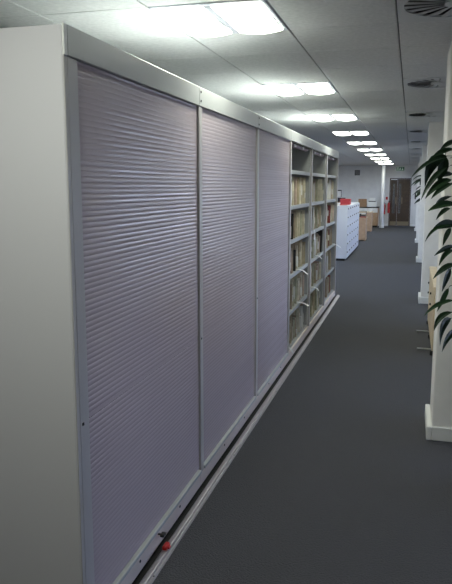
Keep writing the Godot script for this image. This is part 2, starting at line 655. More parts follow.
# ================================================================ filing run
func slat_mesh(length: float, pitch: float) -> ArrayMesh:
	off = Vector3.ZERO
	var st := mb()
	var n := 6
	var prev: Array = []
	for i in n + 1:
		var t := float(i) / n
		var y := (t - 0.5) * pitch
		var x := -0.0009 * pow(absf(2 * t - 1), 2.2)
		var dx := -0.0009 * 2.2 * pow(absf(2 * t - 1), 1.2) * 2 * signf(t - 0.5) / pitch
		var nn := Vector3(1, -dx, 0).normalized()
		if prev:
			squad(st, [Vector3(prev[0], prev[1], 0), Vector3(x, y, 0), Vector3(x, y, -length), Vector3(prev[0], prev[1], -length)], [prev[2], nn, nn, prev[2]])
		prev = [x, y, nn]
	face(st, [Vector3(-0.0022, -pitch / 2, 0), Vector3(-0.0022, pitch / 2, 0), Vector3(-0.0022, pitch / 2, -length), Vector3(-0.0022, -pitch / 2, -length)], Vector3.LEFT)
	return st.commit()

func bay_shell(t: Node3D, i: int, body: Material) -> void:
	# parts common to every bay: back, top, floor, sides, stile, fascia, kick plate
	var a := Z0 + i * W
	var b := a + W - 0.001
	var st := mb()
	bx(st, BACK, BACK + 0.012, 0.03, TOP - 0.02, a, b)
	part("back_panel", st, body, t)
	if i >= 3:
		st = mb()
		bx(st, -1.535, -1.525, 0.03, TOP - 0.02, a + 0.025, b - 0.025)
		part("centre_divider", st, body, t)
	st = mb()
	bx(st, BACK, FACE - 0.026, TOP - 0.018, TOP - 0.002, a, b, 0.002)
	part("top_panel", st, M.white_metal, t)
	st = mb()
	bx(st, BACK + 0.013, FACE - 0.022, 0.03, TOP - 0.02, a + 0.002, a + 0.024)
	part("side_panel", st, body, t)
	if i > 0 or true:
		st = mb()
		bx(st, BACK + 0.013, FACE - 0.022, 0.03, TOP - 0.02, b - 0.024, b - 0.002)
		part("side_panel", st, body, t)
	st = mb()
	bx(st, FACE - 0.026, FACE + 0.003, 2.088, TOP, a, b, 0.0035)
	part("fascia", st, M.fascia, t)
	st = mb()
	bx(st, FACE - 0.03, FACE - 0.004, 0.016, 0.094, a, b, 0.002)
	part("kick_plate", st, M.kick, t)
	st = mb()
	var wdt := 0.068 if i == 0 else 0.052
	bx(st, FACE - 0.021, FACE, 0.096, 2.0875, a, a + wdt, 0.0025)
	part("stile", st, M.frame, t)
	# wheels that carry the bay
	for f in [a + 0.2, b - 0.2]:
		st = mb()
		bx(st, -1.32, -1.28, 0.0, 0.03, f - 0.03, f + 0.03, 0.006)
		part("wheel", st, M.black, t)

func screw(t: Node3D, y: float, f: float, x := FACE) -> void:
	var st := mb()
	hexa(st, P(x + 0.001, y, f), Vector3(0.0018, 0.0055, 0.0055), 0.001, Basis.IDENTITY)
	part("screw", st, M.screw, t)

func build_filing_run() -> void:
	var words := ["front bay of the filing run with lowered grey tambour shutter and plain end panel", "middle shuttered filing bay with a lowered grey tambour shutter", "shuttered filing bay with glinting tambour slats next to the open shelves"]
	for i in 3:
		var a := Z0 + i * W
		var b := a + W
		var t := thing("tambour_cabinet", words[i], "cabinet", P(-1.3, 0, a), "shuttered bays of the filing run")
		bay_shell(t, i, M.shelf)
		var st: SurfaceTool
		var s0 := a + (0.068 if i == 0 else 0.052)
		var s1 := b - 0.001
		if i == 0:
			st = mb()
			bx(st, BACK - 0.01, FACE - 0.005, 0.012, TOP - 0.004, a - 0.022, a - 0.001, 0.003)
			part("end_panel", st, M.end_panel, t)
			st = mb()
			bx(st, FACE - 0.0045, FACE + 0.003, 2.088, TOP, a - 0.0225, a - 0.0005, 0.002)
			part("fascia_cap", st, M.trim, t)
			st = mb()
			bx(st, FACE - 0.0045, FACE, 0.012, 2.0875, a - 0.0225, a - 0.0005, 0.002)
			part("corner_strip", st, M.frame, t)
			# lever that locks the front bay to the rail
			st = mb()
			bx(st, FACE - 0.006, FACE + 0.026, 0.075, 0.081, 2.70, 2.712, 0.002)
			bx(st, FACE + 0.010, FACE + 0.03, 0.070, 0.086, 2.69, 2.72, 0.003)
			part("lock_lever", st, M.black, t)
		# shutter
		var shutter := Node3D.new()
		shutter.name = "shutter"
		t.add_child(shutter)
		var ob := off
		var pitch := 0.0194
		var mesh := slat_mesh(s1 - s0, pitch)
		off = ob
		var y := 0.120
		var k := 0
		while y + pitch < 2.10:
			if not (absf(y + pitch / 2 - 0.865) < pitch / 2):
				var o := part_mesh("slat", mesh, [M.slat_a, M.slat_b, M.slat_c][rng.randi() % 3], shutter)
				o.position = P(FACE - 0.012, y + pitch / 2, s0) - off
				o.rotation = Vector3(rng.randf_range(-0.00012, 0.00012), 0, rng.randf_range(-0.012, 0.012))
				o.position.x += rng.randf_range(-0.0002, 0.0002)
			else:
				st = mb()
				bx(st, FACE - 0.018, FACE - 0.0135, y, y + pitch, s0, s1, 0.001)
				part("joining_slat", st, M.slat_b, shutter)
			y += pitch
			k += 1
		st = mb()
		bx(st, FACE - 0.022, FACE + 0.006, 0.097, 0.118, s0 + 0.004, s1 - 0.004, 0.004)
		part("bottom_bar", st, M.fascia, shutter)
		for q in [[2.115, 0.026], [2.16, 0.026], [0.862, 0.02]]:
			if i == 0 and q[0] > 2.0:
				continue
			screw(t, q[0], a + q[1], FACE + (0.003 if q[0] > 2.09 else 0.0))
		screw(t, 0.066, a + 0.5, FACE - 0.004)
		screw(t, 0.066, b - 0.35, FACE - 0.004)
	# open bays
	var words2 := ["open filing bay crammed with card files, joined to the tambour shutters", "open filing bay of card files between two other open bays", "open filing bay of card files ending the run"]
	for i in range(3, 6):
		var a := Z0 + i * W
		var b := a + W
		var t := thing("open_filing_bay", words2[i - 3], "shelving", P(-1.3, 0, a), "open bays of the filing run")
		bay_shell(t, i, M.shelf)
		var st: SurfaceTool
		for y in SHELVES:
			st = mb()
			var lip := 0.034 if y > 0.2 else 0.02
			bx(st, -1.524, FACE - 0.03, y - 0.018, y, a + 0.026, b - 0.026)
			bx(st, FACE - 0.03, FACE - 0.023, y - lip, y + 0.004, a + 0.026, b - 0.026, 0.002)
			part("shelf", st, M.shelf, t)
		# rolled-up shutter tucked under the fascia
		st = mb()
		for q in 3:
			bx(st, FACE - 0.075 + 0.012 * q, FACE - 0.066 + 0.012 * q, 2.058 + 0.004 * q, 2.085, a + 0.054, b - 0.026, 0.002)
		part("raised_shutter", st, M.slat_b, t)
		for q in 2:
			st = mb()
			bx(st, FACE - 0.03, FACE - 0.026, 2.056, 2.08, a + 0.35 + 0.5 * q, a + 0.45 + 0.5 * q, 0.001)
			part("label_holder", st, M.paper, t)
		if i == 5:
			st = mb()
			bx(st, FACE - 0.0205, FACE, 0.096, 2.0875, b - 0.03, b - 0.001, 0.0025)
			part("stile", st, M.frame, t)
			st = mb()
			bx(st, BACK - 0.01, FACE - 0.001, 0.012, TOP - 0.004, b, b + 0.018, 0.003)
			part("end_panel", st, M.frame, t)

const ORDINAL := ["first", "second", "third", "fourth", "fifth", "sixth", "seventh", "eighth", "ninth", "tenth", "eleventh", "twelfth", "thirteenth", "fourteenth", "fifteenth", "sixteenth", "seventeenth", "eighteenth", "nineteenth", "twentieth", "twenty-first", "twenty-second", "twenty-third", "twenty-fourth"]
const SHELVES := [1.83, 1.495, 1.165, 0.825, 0.465, 0.112]

func build_files() -> void:
	var which := ["next to the shutters", "between open bays", "ending the run"]
	var level := ["", "top row", "second row", "third row", "fourth row", "lowest row"]
	for i in range(3, 6):
		var a := Z0 + i * W + 0.056
		var b := Z0 + (i + 1) * W - 0.034
		var count: int = [17, 14, 12][i - 3]
		for s in range(1, 6):
			var y: float = SHELVES[s]
			var room: float = SHELVES[s - 1] - 0.036 - y
			var f := a + rng.randf_range(0.0, 0.02)
			var k := 0
			var lean := rng.randf_range(-0.10, 0.10)
			var fb := b - maxf(0.0, -lean) * 0.0 - maxf(0.0, lean) * 0.30
			f += maxf(0.0, -lean) * 0.30
			while f < fb - 0.04:
				var wd := (b - a) / count * rng.randf_range(0.72, 1.25)
				if f + wd > fb:
					wd = fb - f
				if wd < 0.02:
					break
				if rng.randf() < 0.07:
					f += wd * 0.6
					continue
				make_file(i, s, y + 0.001, f, wd, room, "%s from the shutter side, %s, %s open bay" % [ORDINAL[k], level[s], ["first", "middle", "last"][i - 3]], lean)
				f += wd + 0.002
				k += 1
	# slips of paper that hang out over the shelf edges: [bay, shelf, along, drop, out, turn]
	for q in [[3, 3, 0.62, 0.05, 0.10, 0.3], [3, 4, 0.72, 0.03, 0.11, -0.2], [3, 5, 0.12, 0.05, 0.05, 0.2], [4, 2, 0.35, 0.12, 0.02, 0.1], [4, 3, 0.7, 0.04, 0.06, 0.3], [4, 4, 0.45, 0.04, 0.07, 0.0], [5, 3, 1.05, 0.05, 0.12, 0.2]]:
		var f: float = Z0 + q[0] * W + 0.06 + q[2]
		var y: float = SHELVES[q[1]] + 0.006
		off = P(FACE - 0.03, y, f)
		var st := mb()
		var wdt := 0.055
		var pts := [[-0.10, 0.0005], [0.012, 0.0005], [q[4] * 0.55, -q[3] * 0.25], [q[4], -q[3]]]
		for j in pts.size() - 1:
			for up in [0.0, 0.0016]:
				var v := []
				for e in [[j, 0.0], [j + 1, 0.0], [j + 1, 1.0], [j, 1.0]]:
					v.append(off + Vector3(pts[e[0]][0], pts[e[0]][1] + up, -(e[1] - 0.5) * wdt - q[5] * pts[e[0]][0]))
				face(st, v, Vector3.UP if up > 0 else Vector3.DOWN)
		single("paper_slip", st, M.paper, "white paper slip over the %s shelf edge, open bay %s" % [["", "top", "second", "third", "fourth", "lowest"][q[1]], which[q[0] - 3]], "paper", "paper slips sticking out of the files")

func make_file(i: int, s: int, y: float, f: float, wd: float, room: float, where: String, lean: float) -> void:
	var h := minf(rng.randf_range(0.21, 0.32), room - 0.02)
	var d := rng.randf_range(0.30, 0.36)
	var kind := rng.randi() % 7
	var mk := "card_%d" % kind
	var tone: String = ["buff", "tan", "pale buff", "brown", "pinkish buff", "greenish buff", "cream"][kind]
	var r := rng.randf()
	if r < 0.012:
		mk = "card_red"
		tone = "dark red"
	elif r < 0.03:
		mk = "card_dark"
		tone = "blackish"
	elif r < 0.12:
		mk = "paper"
		tone = "white"
	var front := FACE - 0.034 - rng.randf_range(0.0, 0.03)
	var t := thing("card_file", "%s card file, %s" % [tone, where], "file", P(front - d / 2, y, f + wd / 2), "card files on the open shelves")
	var st := mb()
	# two covers that meet at the bottom and gape a little at the top, with a ragged top edge
	var th := 0.0035
	var hw := wd / 2 - 0.001
	var notch := rng.randf_range(0.0, 0.025)
	for sd in [-1.0, 1.0]:
		var hh := h - (notch if sd > 0 else 0.0)
		var z_in: float = 0.25 * hw * sd
		var c := Vector3(0, 0, 0)
		for side in [0, 1]:
			var q := []
			for e in [[-d / 2, 0.0, z_in], [d / 2, 0.0, z_in], [d / 2 - 0.004, hh, hw * sd], [-d / 2, hh, hw * sd]]:
				q.append(off + Vector3(e[0], e[1], clampf(e[2] - side * th * sd, -hw, hw)))
			face(st, q, Vector3(0, 0, sd if side == 0 else -sd))
		face(st, [off + Vector3(d / 2, 0, z_in), off + Vector3(d / 2, 0, z_in - th * sd), off + Vector3(d / 2 - 0.004, hh, (hw - th) * sd), off + Vector3(d / 2 - 0.004, hh, hw * sd)], Vector3.RIGHT)
		face(st, [off + Vector3(-d / 2, hh, hw * sd), off + Vector3(-d / 2, hh, (hw - th) * sd), off + Vector3(d / 2 - 0.004, hh, (hw - th) * sd), off + Vector3(d / 2 - 0.004, hh, hw * sd)], Vector3.UP)
	# spine towards the corridor
	face(st, [off + Vector3(d / 2 - 0.003, 0, -0.25 * hw), off + Vector3(d / 2 - 0.003, 0, 0.25 * hw), off + Vector3(d / 2 - 0.012, h * 0.9, hw * 0.9 + 0.0), off + Vector3(d / 2 - 0.012, h * 0.9, -hw * 0.9)], Vector3.RIGHT)
	face(st, [off + Vector3(d / 2 - 0.003, 0, -0.25 * hw), off + Vector3(d / 2 - 0.003, 0, 0.25 * hw), off + Vector3(-d / 2, 0, 0.25 * hw), off + Vector3(-d / 2, 0, -0.25 * hw)], Vector3.DOWN)
	part("cover", st, M[mk], t)
	# the whole row leans a little one way
	t.transform.basis = Basis(Vector3.RIGHT, Vector3(0, 1, -lean), Vector3(0, 0, 1))
	# papers inside
	st = mb()
	var hp := h * rng.randf_range(0.72, 0.92)
	var q2 := [off + Vector3(d / 2 - 0.02, hp, hw * 0.8), off + Vector3(d / 2 - 0.02, hp, -hw * 0.8), off + Vector3(-d / 2 + 0.01, hp, -hw * 0.8), off + Vector3(-d / 2 + 0.01, hp, hw * 0.8)]
	face(st, q2, Vector3.UP)
	part("papers", st, M.paper, t)
	# a tab or a loose sheet at the front of some
	if rng.randf() < 0.30:
		st = mb()
		var tw := wd * rng.randf_range(0.25, 0.6)
		var ty := h * rng.randf_range(0.25, 0.6)
		var x := d / 2 + rng.randf_range(0.004, 0.016)
		hexa(st, off + Vector3(x - 0.012, ty, rng.randf_range(-0.15, 0.15) * wd), Vector3(0.012, h * rng.randf_range(0.08, 0.25), tw * 0.16), 0.0, Basis.IDENTITY)
		part("loose_sheet", st, M.paper if rng.randf() < 0.6 else M["card_6"], t)

func build_rail() -> void:
	var t := thing("floor_rail", "long worn aluminium floor rail along the foot of the filing run", "rail", P(-1.03, 0, Z0))
	var f0 := Z0 - 0.02
	var f1 := Z0 + 6 * W + 0.10
	# extruded profile, corridor side to cabinet side
	var prof := [[-1.000, 0.0], [-1.006, 0.005], [-1.016, 0.006], [-1.018, 0.014], [-1.024, 0.016], [-1.041, 0.016], [-1.046, 0.013], [-1.047, 0.0]]
	var st := mb()
	for j in prof.size() - 1:
		var p: Array = prof[j]
		var q: Array = prof[j + 1]
		var n := Vector3(-(q[1] - p[1]), q[0] - p[0], 0)
		n = -n if n.y < 0 else n
		if absf(q[0] - p[0]) < 0.0015:
			n = Vector3.LEFT if j > 3 else Vector3.RIGHT
		face(st, [P(p[0], p[1], f0), P(q[0], q[1], f0), P(q[0], q[1], f1), P(p[0], p[1], f1)], n)
	for f in [f0, f1]:
		var ring := []
		for p in prof:
			ring.append(P(p[0], p[1], f))
		face(st, ring, P(0, 0, -1 if f == f0 else 1))
	part("track", st, M.aluminium, t)
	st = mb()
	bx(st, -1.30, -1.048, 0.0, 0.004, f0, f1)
	part("gap_shade_strip", st, M.dark, t)  # near-black strip paints the shade in the gap between kick plate and rail
	for k in 6:
		st = mb()
		lathe(st, P(-1.011, 0.005, Z0 + 0.5 + k * W), [[0.004, 0.0], [0.004, 0.002], [0.001, 0.0022]], 10)
		part("rail_screw", st, M.screw, t)
	var s := thing("rail_stop", "small red plastic stop clipped on the floor rail", "rail stop", P(-1.035, 0.016, 2.70))
	st = mb()
	bx(st, -1.044, -1.022, 0.0165, 0.036, 2.675, 2.725, 0.004)
	part("body", st, M.red, s)
	st = mb()
	bx(st, -1.022, -1.012, 0.0165, 0.028, 2.69, 2.712, 0.003)
	bx(st, -1.026, -1.020, 0.020, 0.028, 2.69, 2.712)
	part("clip", st, M.red, s)

# ================================================================ drawer cabinets beyond the run
func build_drawer_cabinets() -> void:
	var f0 := 15.32
	var wd := 0.585
	var xf := -1.375
	var labels := ["white multi-drawer cabinet carrying the red box, facing the corridor", "second white multi-drawer cabinet, next to the one under the red box", "third white multi-drawer cabinet in the row past the red box", "fourth white multi-drawer cabinet in the row past the red box", "fifth white multi-drawer cabinet in the row past the red box", "last white multi-drawer cabinet in the row, towards the beech desks"]
	for k in 6:
		var a := f0 + k * wd
		var b := a + wd - 0.004
		var t := thing("drawer_cabinet", labels[k], "cabinet", P(-1.6, 0, a), "white drawer cabinets in a row")
		var st := mb()
		bx(st, -1.85, xf - 0.004, 0.05, 1.25, a, b, 0.004)
		part("body", st, M.white_metal, t)
		st = mb()
		bx(st, -1.83, xf - 0.03, 0.0, 0.0495, a + 0.005, b - 0.005)
		part("plinth", st, M.black, t)
		for r in 6:
			var y := 0.062 + r * 0.1965
			st = mb()
			bx(st, xf - 0.0035, xf + 0.012, y, y + 0.188, a + 0.008, b - 0.008, 0.003)
			var dr := part("drawer", st, M.white_metal, t)
			st = mb()
			bx(st, xf + 0.0125, xf + 0.026, y + 0.12, y + 0.15, a + 0.03, a + 0.075, 0.003)
			part("handle", st, M.grille, dr)
			st = mb()
			bx(st, xf + 0.0125, xf + 0.015, y + 0.11, y + 0.145, (a + b) / 2 - 0.04, (a + b) / 2 + 0.06, 0.0008)
			part("label_card", st, M.paper, dr)
	# things on top
	var t2 := thing("red_box", "red card box with a lid on the white drawer cabinets", "box", P(-1.50, 1.25, 16.3))
	var s := mb()
	bx(s, -1.62, -1.40, 1.2505, 1.345, 16.15, 16.5, 0.004)
	part("box_body", s, M.red_box, t2)
	s = mb()
	bx(s, -1.625, -1.395, 1.345, 1.385, 16.145, 16.505, 0.004)
	part("lid", s, M.red_box, t2)
	t2 = thing("red_folder", "flat red folder lying beside the red box", "folder", P(-1.5, 1.25, 15.8))
	s = mb()
	bx(s, -1.58, -1.42, 1.2505, 1.264, 15.62, 15.98, 0.002)
	part("cover", s, M.red_box, t2)
	t2 = thing("paper_stack", "white paper stack at the near end of the drawer cabinets", "paper", P(-1.66, 1.25, 15.55))
	s = mb()
	bx(s, -1.77, -1.60, 1.2505, 1.275, 15.42, 15.70, 0.001)
	part("sheets", s, M.paper, t2)

# ================================================================ far end
func desk(called: String, label: String, x0: float, x1: float, f0: float, f1: float, h: float, pale: bool) -> void:
	var t := thing(called, label, "desk", P((x0 + x1) / 2, 0, (f0 + f1) / 2), "beech desks at the far end")
	var st := mb()
	bx(st, x0, x1, h - 0.028, h, f0, f1, 0.004)
	part("desk_top", st, M.beech_pale if pale else M.beech, t)
	st = mb()
	bx(st, x1 - 0.05, x1 - 0.022, 0.0, h - 0.029, f0 + 0.02, f1 - 0.02, 0.003)
	part("end_panel", st, M.beech, t)
	st = mb()
	bx(st, x0 + 0.022, x0 + 0.05, 0.0, h - 0.029, f0 + 0.02, f1 - 0.02, 0.003)
	part("end_panel", st, M.beech, t)
	st = mb()
	bx(st, x0 + 0.051, x1 - 0.051, 0.02, h - 0.029, f0 + 0.03, f0 + 0.05, 0.002)
	part("modesty_panel", st, M.beech, t)
	st = mb()
	bx(st, x1 - 0.48, x1 - 0.052, 0.03, h - 0.04, f0 + 0.10, f1 - 0.06, 0.003)
	part("drawer_block", st, M.beech, t)

func build_far_end() -> void:
	desk("office_desk", "beech office desk right behind the row of drawer cabinets", -3.0, -1.31, 21.2, 22.0, 0.72, false)
	desk("office_desk", "pale-topped beech office desk before the black-topped credenza", -3.0, -1.37, 25.5, 26.3, 0.74, true)
	# on the first desk
	var t := thing("telephone", "black desk telephone on the first beech desk", "phone", P(-1.43, 0.72, 21.5))
	var st := mb()
	bx(st, -1.54, -1.36, 0.7205, 0.79, 21.4, 21.6, 0.01)
	part("body", st, M.black, t)
	st = mb()
	bx(st, -1.54, -1.49, 0.7905, 0.83, 21.4, 21.6, 0.012)
	part("handset", st, M.black, t)
	t = thing("desk_tray", "black document tray stacked with papers on the first beech desk", "tray", P(-1.5, 0.72, 21.8))
	st = mb()
	bx(st, -1.66, -1.36, 0.7205, 0.726, 21.66, 21.95)
	bx(st, -1.66, -1.655, 0.726, 0.90, 21.66, 21.95)
	bx(st, -1.365, -1.36, 0.726, 0.90, 21.66, 21.95)
	bx(st, -1.66, -1.36, 0.80, 0.805, 21.66, 21.95)
	bx(st, -1.66, -1.36, 0.895, 0.90, 21.66, 21.95)
	part("tray", st, M.black, t)
	st = mb()
	bx(st, -1.65, -1.37, 0.806, 0.84, 21.67, 21.94)
	part("sheets", st, M.paper, t)
	t = thing("red_notebook", "dark red notebook lying on the first beech desk", "notebook", P(-1.5, 0.72, 21.3))
	st = mb()
	bx(st, -1.50, -1.33, 0.7205, 0.755, 21.23, 21.38, 0.002)
	part("cover", st, M.card_red, t)
	# white mug on the second desk
	t = thing("mug", "white mug on the pale-topped beech desk", "mug", P(-1.45, 0.74, 25.7))
	st = mb()
	lathe(st, P(-1.45, 0.7405, 25.7), [[0.001, 0.0], [0.038, 0.0], [0.042, 0.10], [0.037, 0.10], [0.034, 0.01], [0.001, 0.01]], 16)
	part("cup", st, M.white_plastic, t)
	st = mb()
	var hp := []
	for k in 7:
		var a := PI * k / 6.0 - PI / 2
		hp.append(P(-1.412 + 0.028 * cos(a), 0.79 + 0.03 * sin(a), 25.7))
	tube(st, hp, 0.005, 0.005, 6)
	part("handle", st, M.white_plastic, t)
	# tall cupboard with a printer tray and a monitor on it
	t = thing("tall_cupboard", "beech cupboard under the screen, behind the drawer cabinets", "cupboard", P(-2.8, 0, 27.2))
	st = mb()
	bx(st, -3.3, -2.36, 0.0, 1.07, 26.9, 27.4, 0.004)
	part("body", st, M.beech, t)
	st = mb()
	bx(st, -3.29, -2.84, 0.06, 1.04, 26.88, 26.8995, 0.003)
	part("door", st, M.beech, t)
	st = mb()
	bx(st, -2.82, -2.37, 0.06, 1.04, 26.88, 26.8995, 0.003)
	part("door", st, M.beech, t)
	t = thing("black_box", "black box file tray under the small white screen", "box", P(-2.8, 1.07, 27.1))
	st = mb()
	bx(st, -3.12, -2.53, 1.0705, 1.235, 26.95, 27.3, 0.006)
	part("box_body", st, M.black, t)
	t = thing("monitor", "small white screen with a black bezel above the black box", "monitor", P(-2.92, 1.235, 27.1))
	st = mb()
	bx(st, -3.14, -2.68, 1.262, 1.54, 27.08, 27.12, 0.005)
	part("bezel", st, M.black, t)
	st = mb()
	bx(st, -3.12, -2.70, 1.27, 1.50, 27.076, 27.0795)
	part("screen", st, M.paper, t)
	st = mb()
	bx(st, -2.99, -2.83, 1.2355, 1.248, 27.0, 27.2, 0.003)
	bx(st, -2.94, -2.88, 1.248, 1.30, 27.10, 27.14)
	part("stand", st, M.black, t)
	# credenza along the end wall
	t = thing("credenza", "black-topped credenza with white drawers and beech doors at the end wall", "sideboard", P(-2.1, 0, 28.9))
	st = mb()
	bx(st, -2.95, -1.30, 0.06, 0.79, 28.6, 29.35, 0.003)
	part("body", st, M.beech, t)
	st = mb()
	bx(st, -2.97, -1.28, 0.795, 0.83, 28.57, 29.37, 0.004)
	part("worktop", st, M.black, t)
	st = mb()
	bx(st, -2.93, -1.32, 0.0, 0.0595, 28.64, 29.3)
	part("plinth", st, M.black, t)
	for k in 4:
		var a := -2.93 + k * 0.405
		st = mb()
		bx(st, a, a + 0.395, 0.60, 0.785, 28.58, 28.5995, 0.003)
		var dr := part("drawer", st, M.white_plastic, t)
		st = mb()
		bx(st, a + 0.14, a + 0.26, 0.68, 0.69, 28.56, 28.5795, 0.002)
		part("handle", st, M.steel, dr)
		st = mb()
		bx(st, a, a + 0.395, 0.07, 0.59, 28.58, 28.5995, 0.003)
		var dd := part("door", st, M.beech, t)
		st = mb()
		bx(st, a + 0.35, a + 0.36, 0.42, 0.54, 28.56, 28.5795, 0.002)
		part("handle", st, M.steel, dd)
	t = thing("cardboard_box", "brown cardboard box on the black-topped credenza", "box", P(-1.95, 0.83, 28.85))
	st = mb()
	bx(st, -2.13, -1.80, 0.8305, 1.15, 28.7, 29.0, 0.003)
	part("box_body", st, M.cardboard, t)
	st = mb()
	bx(st, -2.135, -1.97, 1.1505, 1.158, 28.7, 29.0)
	part("flap", st, M.cardboard, t)
	st = mb()
	bx(st, -1.96, -1.795, 1.1505, 1.158, 28.7, 29.0)
	part("flap", st, M.cardboard, t)
	t = thing("printer", "white desktop printer on the black-topped credenza", "printer", P(-1.57, 0.83, 28.85))
	st = mb()
	bx(st, -1.76, -1.38, 0.8305, 1.04, 28.68, 29.02, 0.015)
	part("body", st, M.white_plastic, t)
	st = mb()
	bx(st, -1.71, -1.43, 1.0405, 1.075, 28.72, 28.98, 0.006)
	part("output_tray", st, M.grille, t)
	st = mb()
	hexa(st, P(-1.57, 1.13, 28.99), Vector3(0.12, 0.07, 0.004), 0.002, Basis(Vector3.RIGHT, -0.35))
	part("paper_feed", st, M.white_plastic, t)
	# slim round column
	t = thing("round_column", "slim white round column beside the fire extinguishers", "column", P(-1.127, 0, 28.2))
	st = mb()
	lathe(st, P(-1.127, 0, 28.2), [[0.001, 0.0], [0.10, 0.0], [0.10, 0.05], [0.085, 0.10], [0.075, 0.105], [0.075, CEIL - 0.001], [0.001, CEIL - 0.001]], 28)
	part("shaft", st, M.column, t)
	# square grille high on the end wall
	t = thing("wall_grille", "dark square grille high on the end wall", "vent", P(-2.27, 2.26, END))
	st = mb()
	bx(st, -2.38, -2.36, 2.15, 2.37, END - 0.02, END - 0.001)
	bx(st, -2.18, -2.16, 2.15, 2.37, END - 0.02, END - 0.001)
	bx(st, -2.36, -2.18, 2.35, 2.37, END - 0.02, END - 0.001)
	bx(st, -2.36, -2.18, 2.15, 2.17, END - 0.02, END - 0.001)
	part("frame", st, M.grille, t)
	for k in 6:
		st = mb()
		hexa(st, P(-2.27, 2.185 + k * 0.03, END - 0.012), Vector3(0.09, 0.012, 0.002), 0.0, Basis(Vector3.RIGHT, 0.6))
		part("blade", st, M.grille, t)
	# fire extinguishers
	for k in 2:
		var x := -1.0 - 0.19 * (1 - 2 * k) * 0.5
		var y := 0.50 + 0.06 * k
		t = thing("fire_extinguisher", ["red fire extinguisher hung next to the round column", "red fire extinguisher hung next to the brown door"][k], "fire extinguisher", P(x, y, END - 0.08), "fire extinguishers on the end wall")
		st = mb()
		lathe(st, P(x, y, END - 0.075), [[0.001, 0.0], [0.045, 0.0], [0.05, 0.02], [0.05, 0.36], [0.042, 0.41], [0.018, 0.44], [0.018, 0.46], [0.001, 0.46]], 18)
		part("cylinder", st, M.red, t)
		st = mb()
		bx(st, x - 0.015, x + 0.015, y + 0.46, y + 0.50, END - 0.09, END - 0.06, 0.004)
		bx(st, x - 0.012, x + 0.012, y + 0.50, y + 0.515, END - 0.17, END - 0.05, 0.003)
		part("valve", st, M.black, t)
		st = mb()
		tube(st, [P(x + 0.016, y + 0.47, END - 0.075), P(x + 0.06, y + 0.46, END - 0.09), P(x + 0.062, y + 0.35, END - 0.11), P(x + 0.045, y + 0.18, END - 0.13)], 0.008, 0.009, 7)
		part("hose", st, M.black, t)
		st = mb()
		bx(st, x - 0.03, x + 0.03, y + 0.30, y + 0.33, END - 0.026, END - 0.001)
		part("bracket", st, M.steel, t)
	t = thing("sign_plate", "small red notice on the end wall above the extinguishers", "sign", P(-1.0, 1.2, END))
	st = mb()
	bx(st, -1.04, -0.96, 1.12, 1.24, END - 0.008, END - 0.001, 0.001)
	part("plate", st, M.red, t)
	# emergency exit sign hung from the ceiling
	t = thing("exit_sign", "green emergency exit sign hung from the ceiling before the door", "exit sign", P(-0.47, 2.40, 28.4))
	st = mb()
	bx(st, -0.64, -0.30, 2.30, 2.47, 28.38, 28.42, 0.004)
	part("housing", st, M.sign_white, t)
	st = mb()
	bx(st, -0.63, -0.31, 2.31, 2.46, 28.374, 28.3795)
	part("panel", st, M.sign_green, t)
	st = mb()
	# running figure, doorway and arrow
	var zf := 28.371
	bx(st, -0.60, -0.58, 2.33, 2.44, zf, zf + 0.003)
	bx(st, -0.60, -0.53, 2.43, 2.445, zf, zf + 0.003)
	bx(st, -0.54, -0.525, 2.33, 2.445, zf, zf + 0.003)
	part("doorway_mark", st, M.sign_white, t)
	st = mb()
	lathe(st, P(-0.465, 2.43, zf + 0.001), [[0.001, -0.012], [0.012, 0.0], [0.001, 0.012]], 10)
	face(st, [P(-0.475, 2.42, zf), P(-0.455, 2.415, zf), P(-0.47, 2.37, zf), P(-0.49, 2.375, zf)], P(0, 0, -1))
	face(st, [P(-0.475, 2.375, zf), P(-0.46, 2.37, zf), P(-0.435, 2.335, zf), P(-0.45, 2.33, zf)], P(0, 0, -1))
	face(st, [P(-0.49, 2.375, zf), P(-0.478, 2.37, zf), P(-0.50, 2.33, zf), P(-0.512, 2.335, zf)], P(0, 0, -1))
	face(st, [P(-0.475, 2.415, zf), P(-0.51, 2.395, zf), P(-0.512, 2.40, zf), P(-0.475, 2.422, zf)], P(0, 0, -1))
	part("figure_mark", st, M.sign_white, t)
	st = mb()
	bx(st, -0.39, -0.375, 2.37, 2.445, zf, zf + 0.003)
	face(st, [P(-0.415, 2.375, zf), P(-0.35, 2.375, zf), P(-0.3825, 2.33, zf)], P(0, 0, -1))
	part("arrow_mark", st, M.sign_white, t)
	for x in [-0.60, -0.34]:
		st = mb()
		tube(st, [P(x, 2.47, 28.4), P(x, CEIL - 0.001, 28.4)], 0.003, 0.003, 6)
		part("suspension_rod", st, M.steel, t)

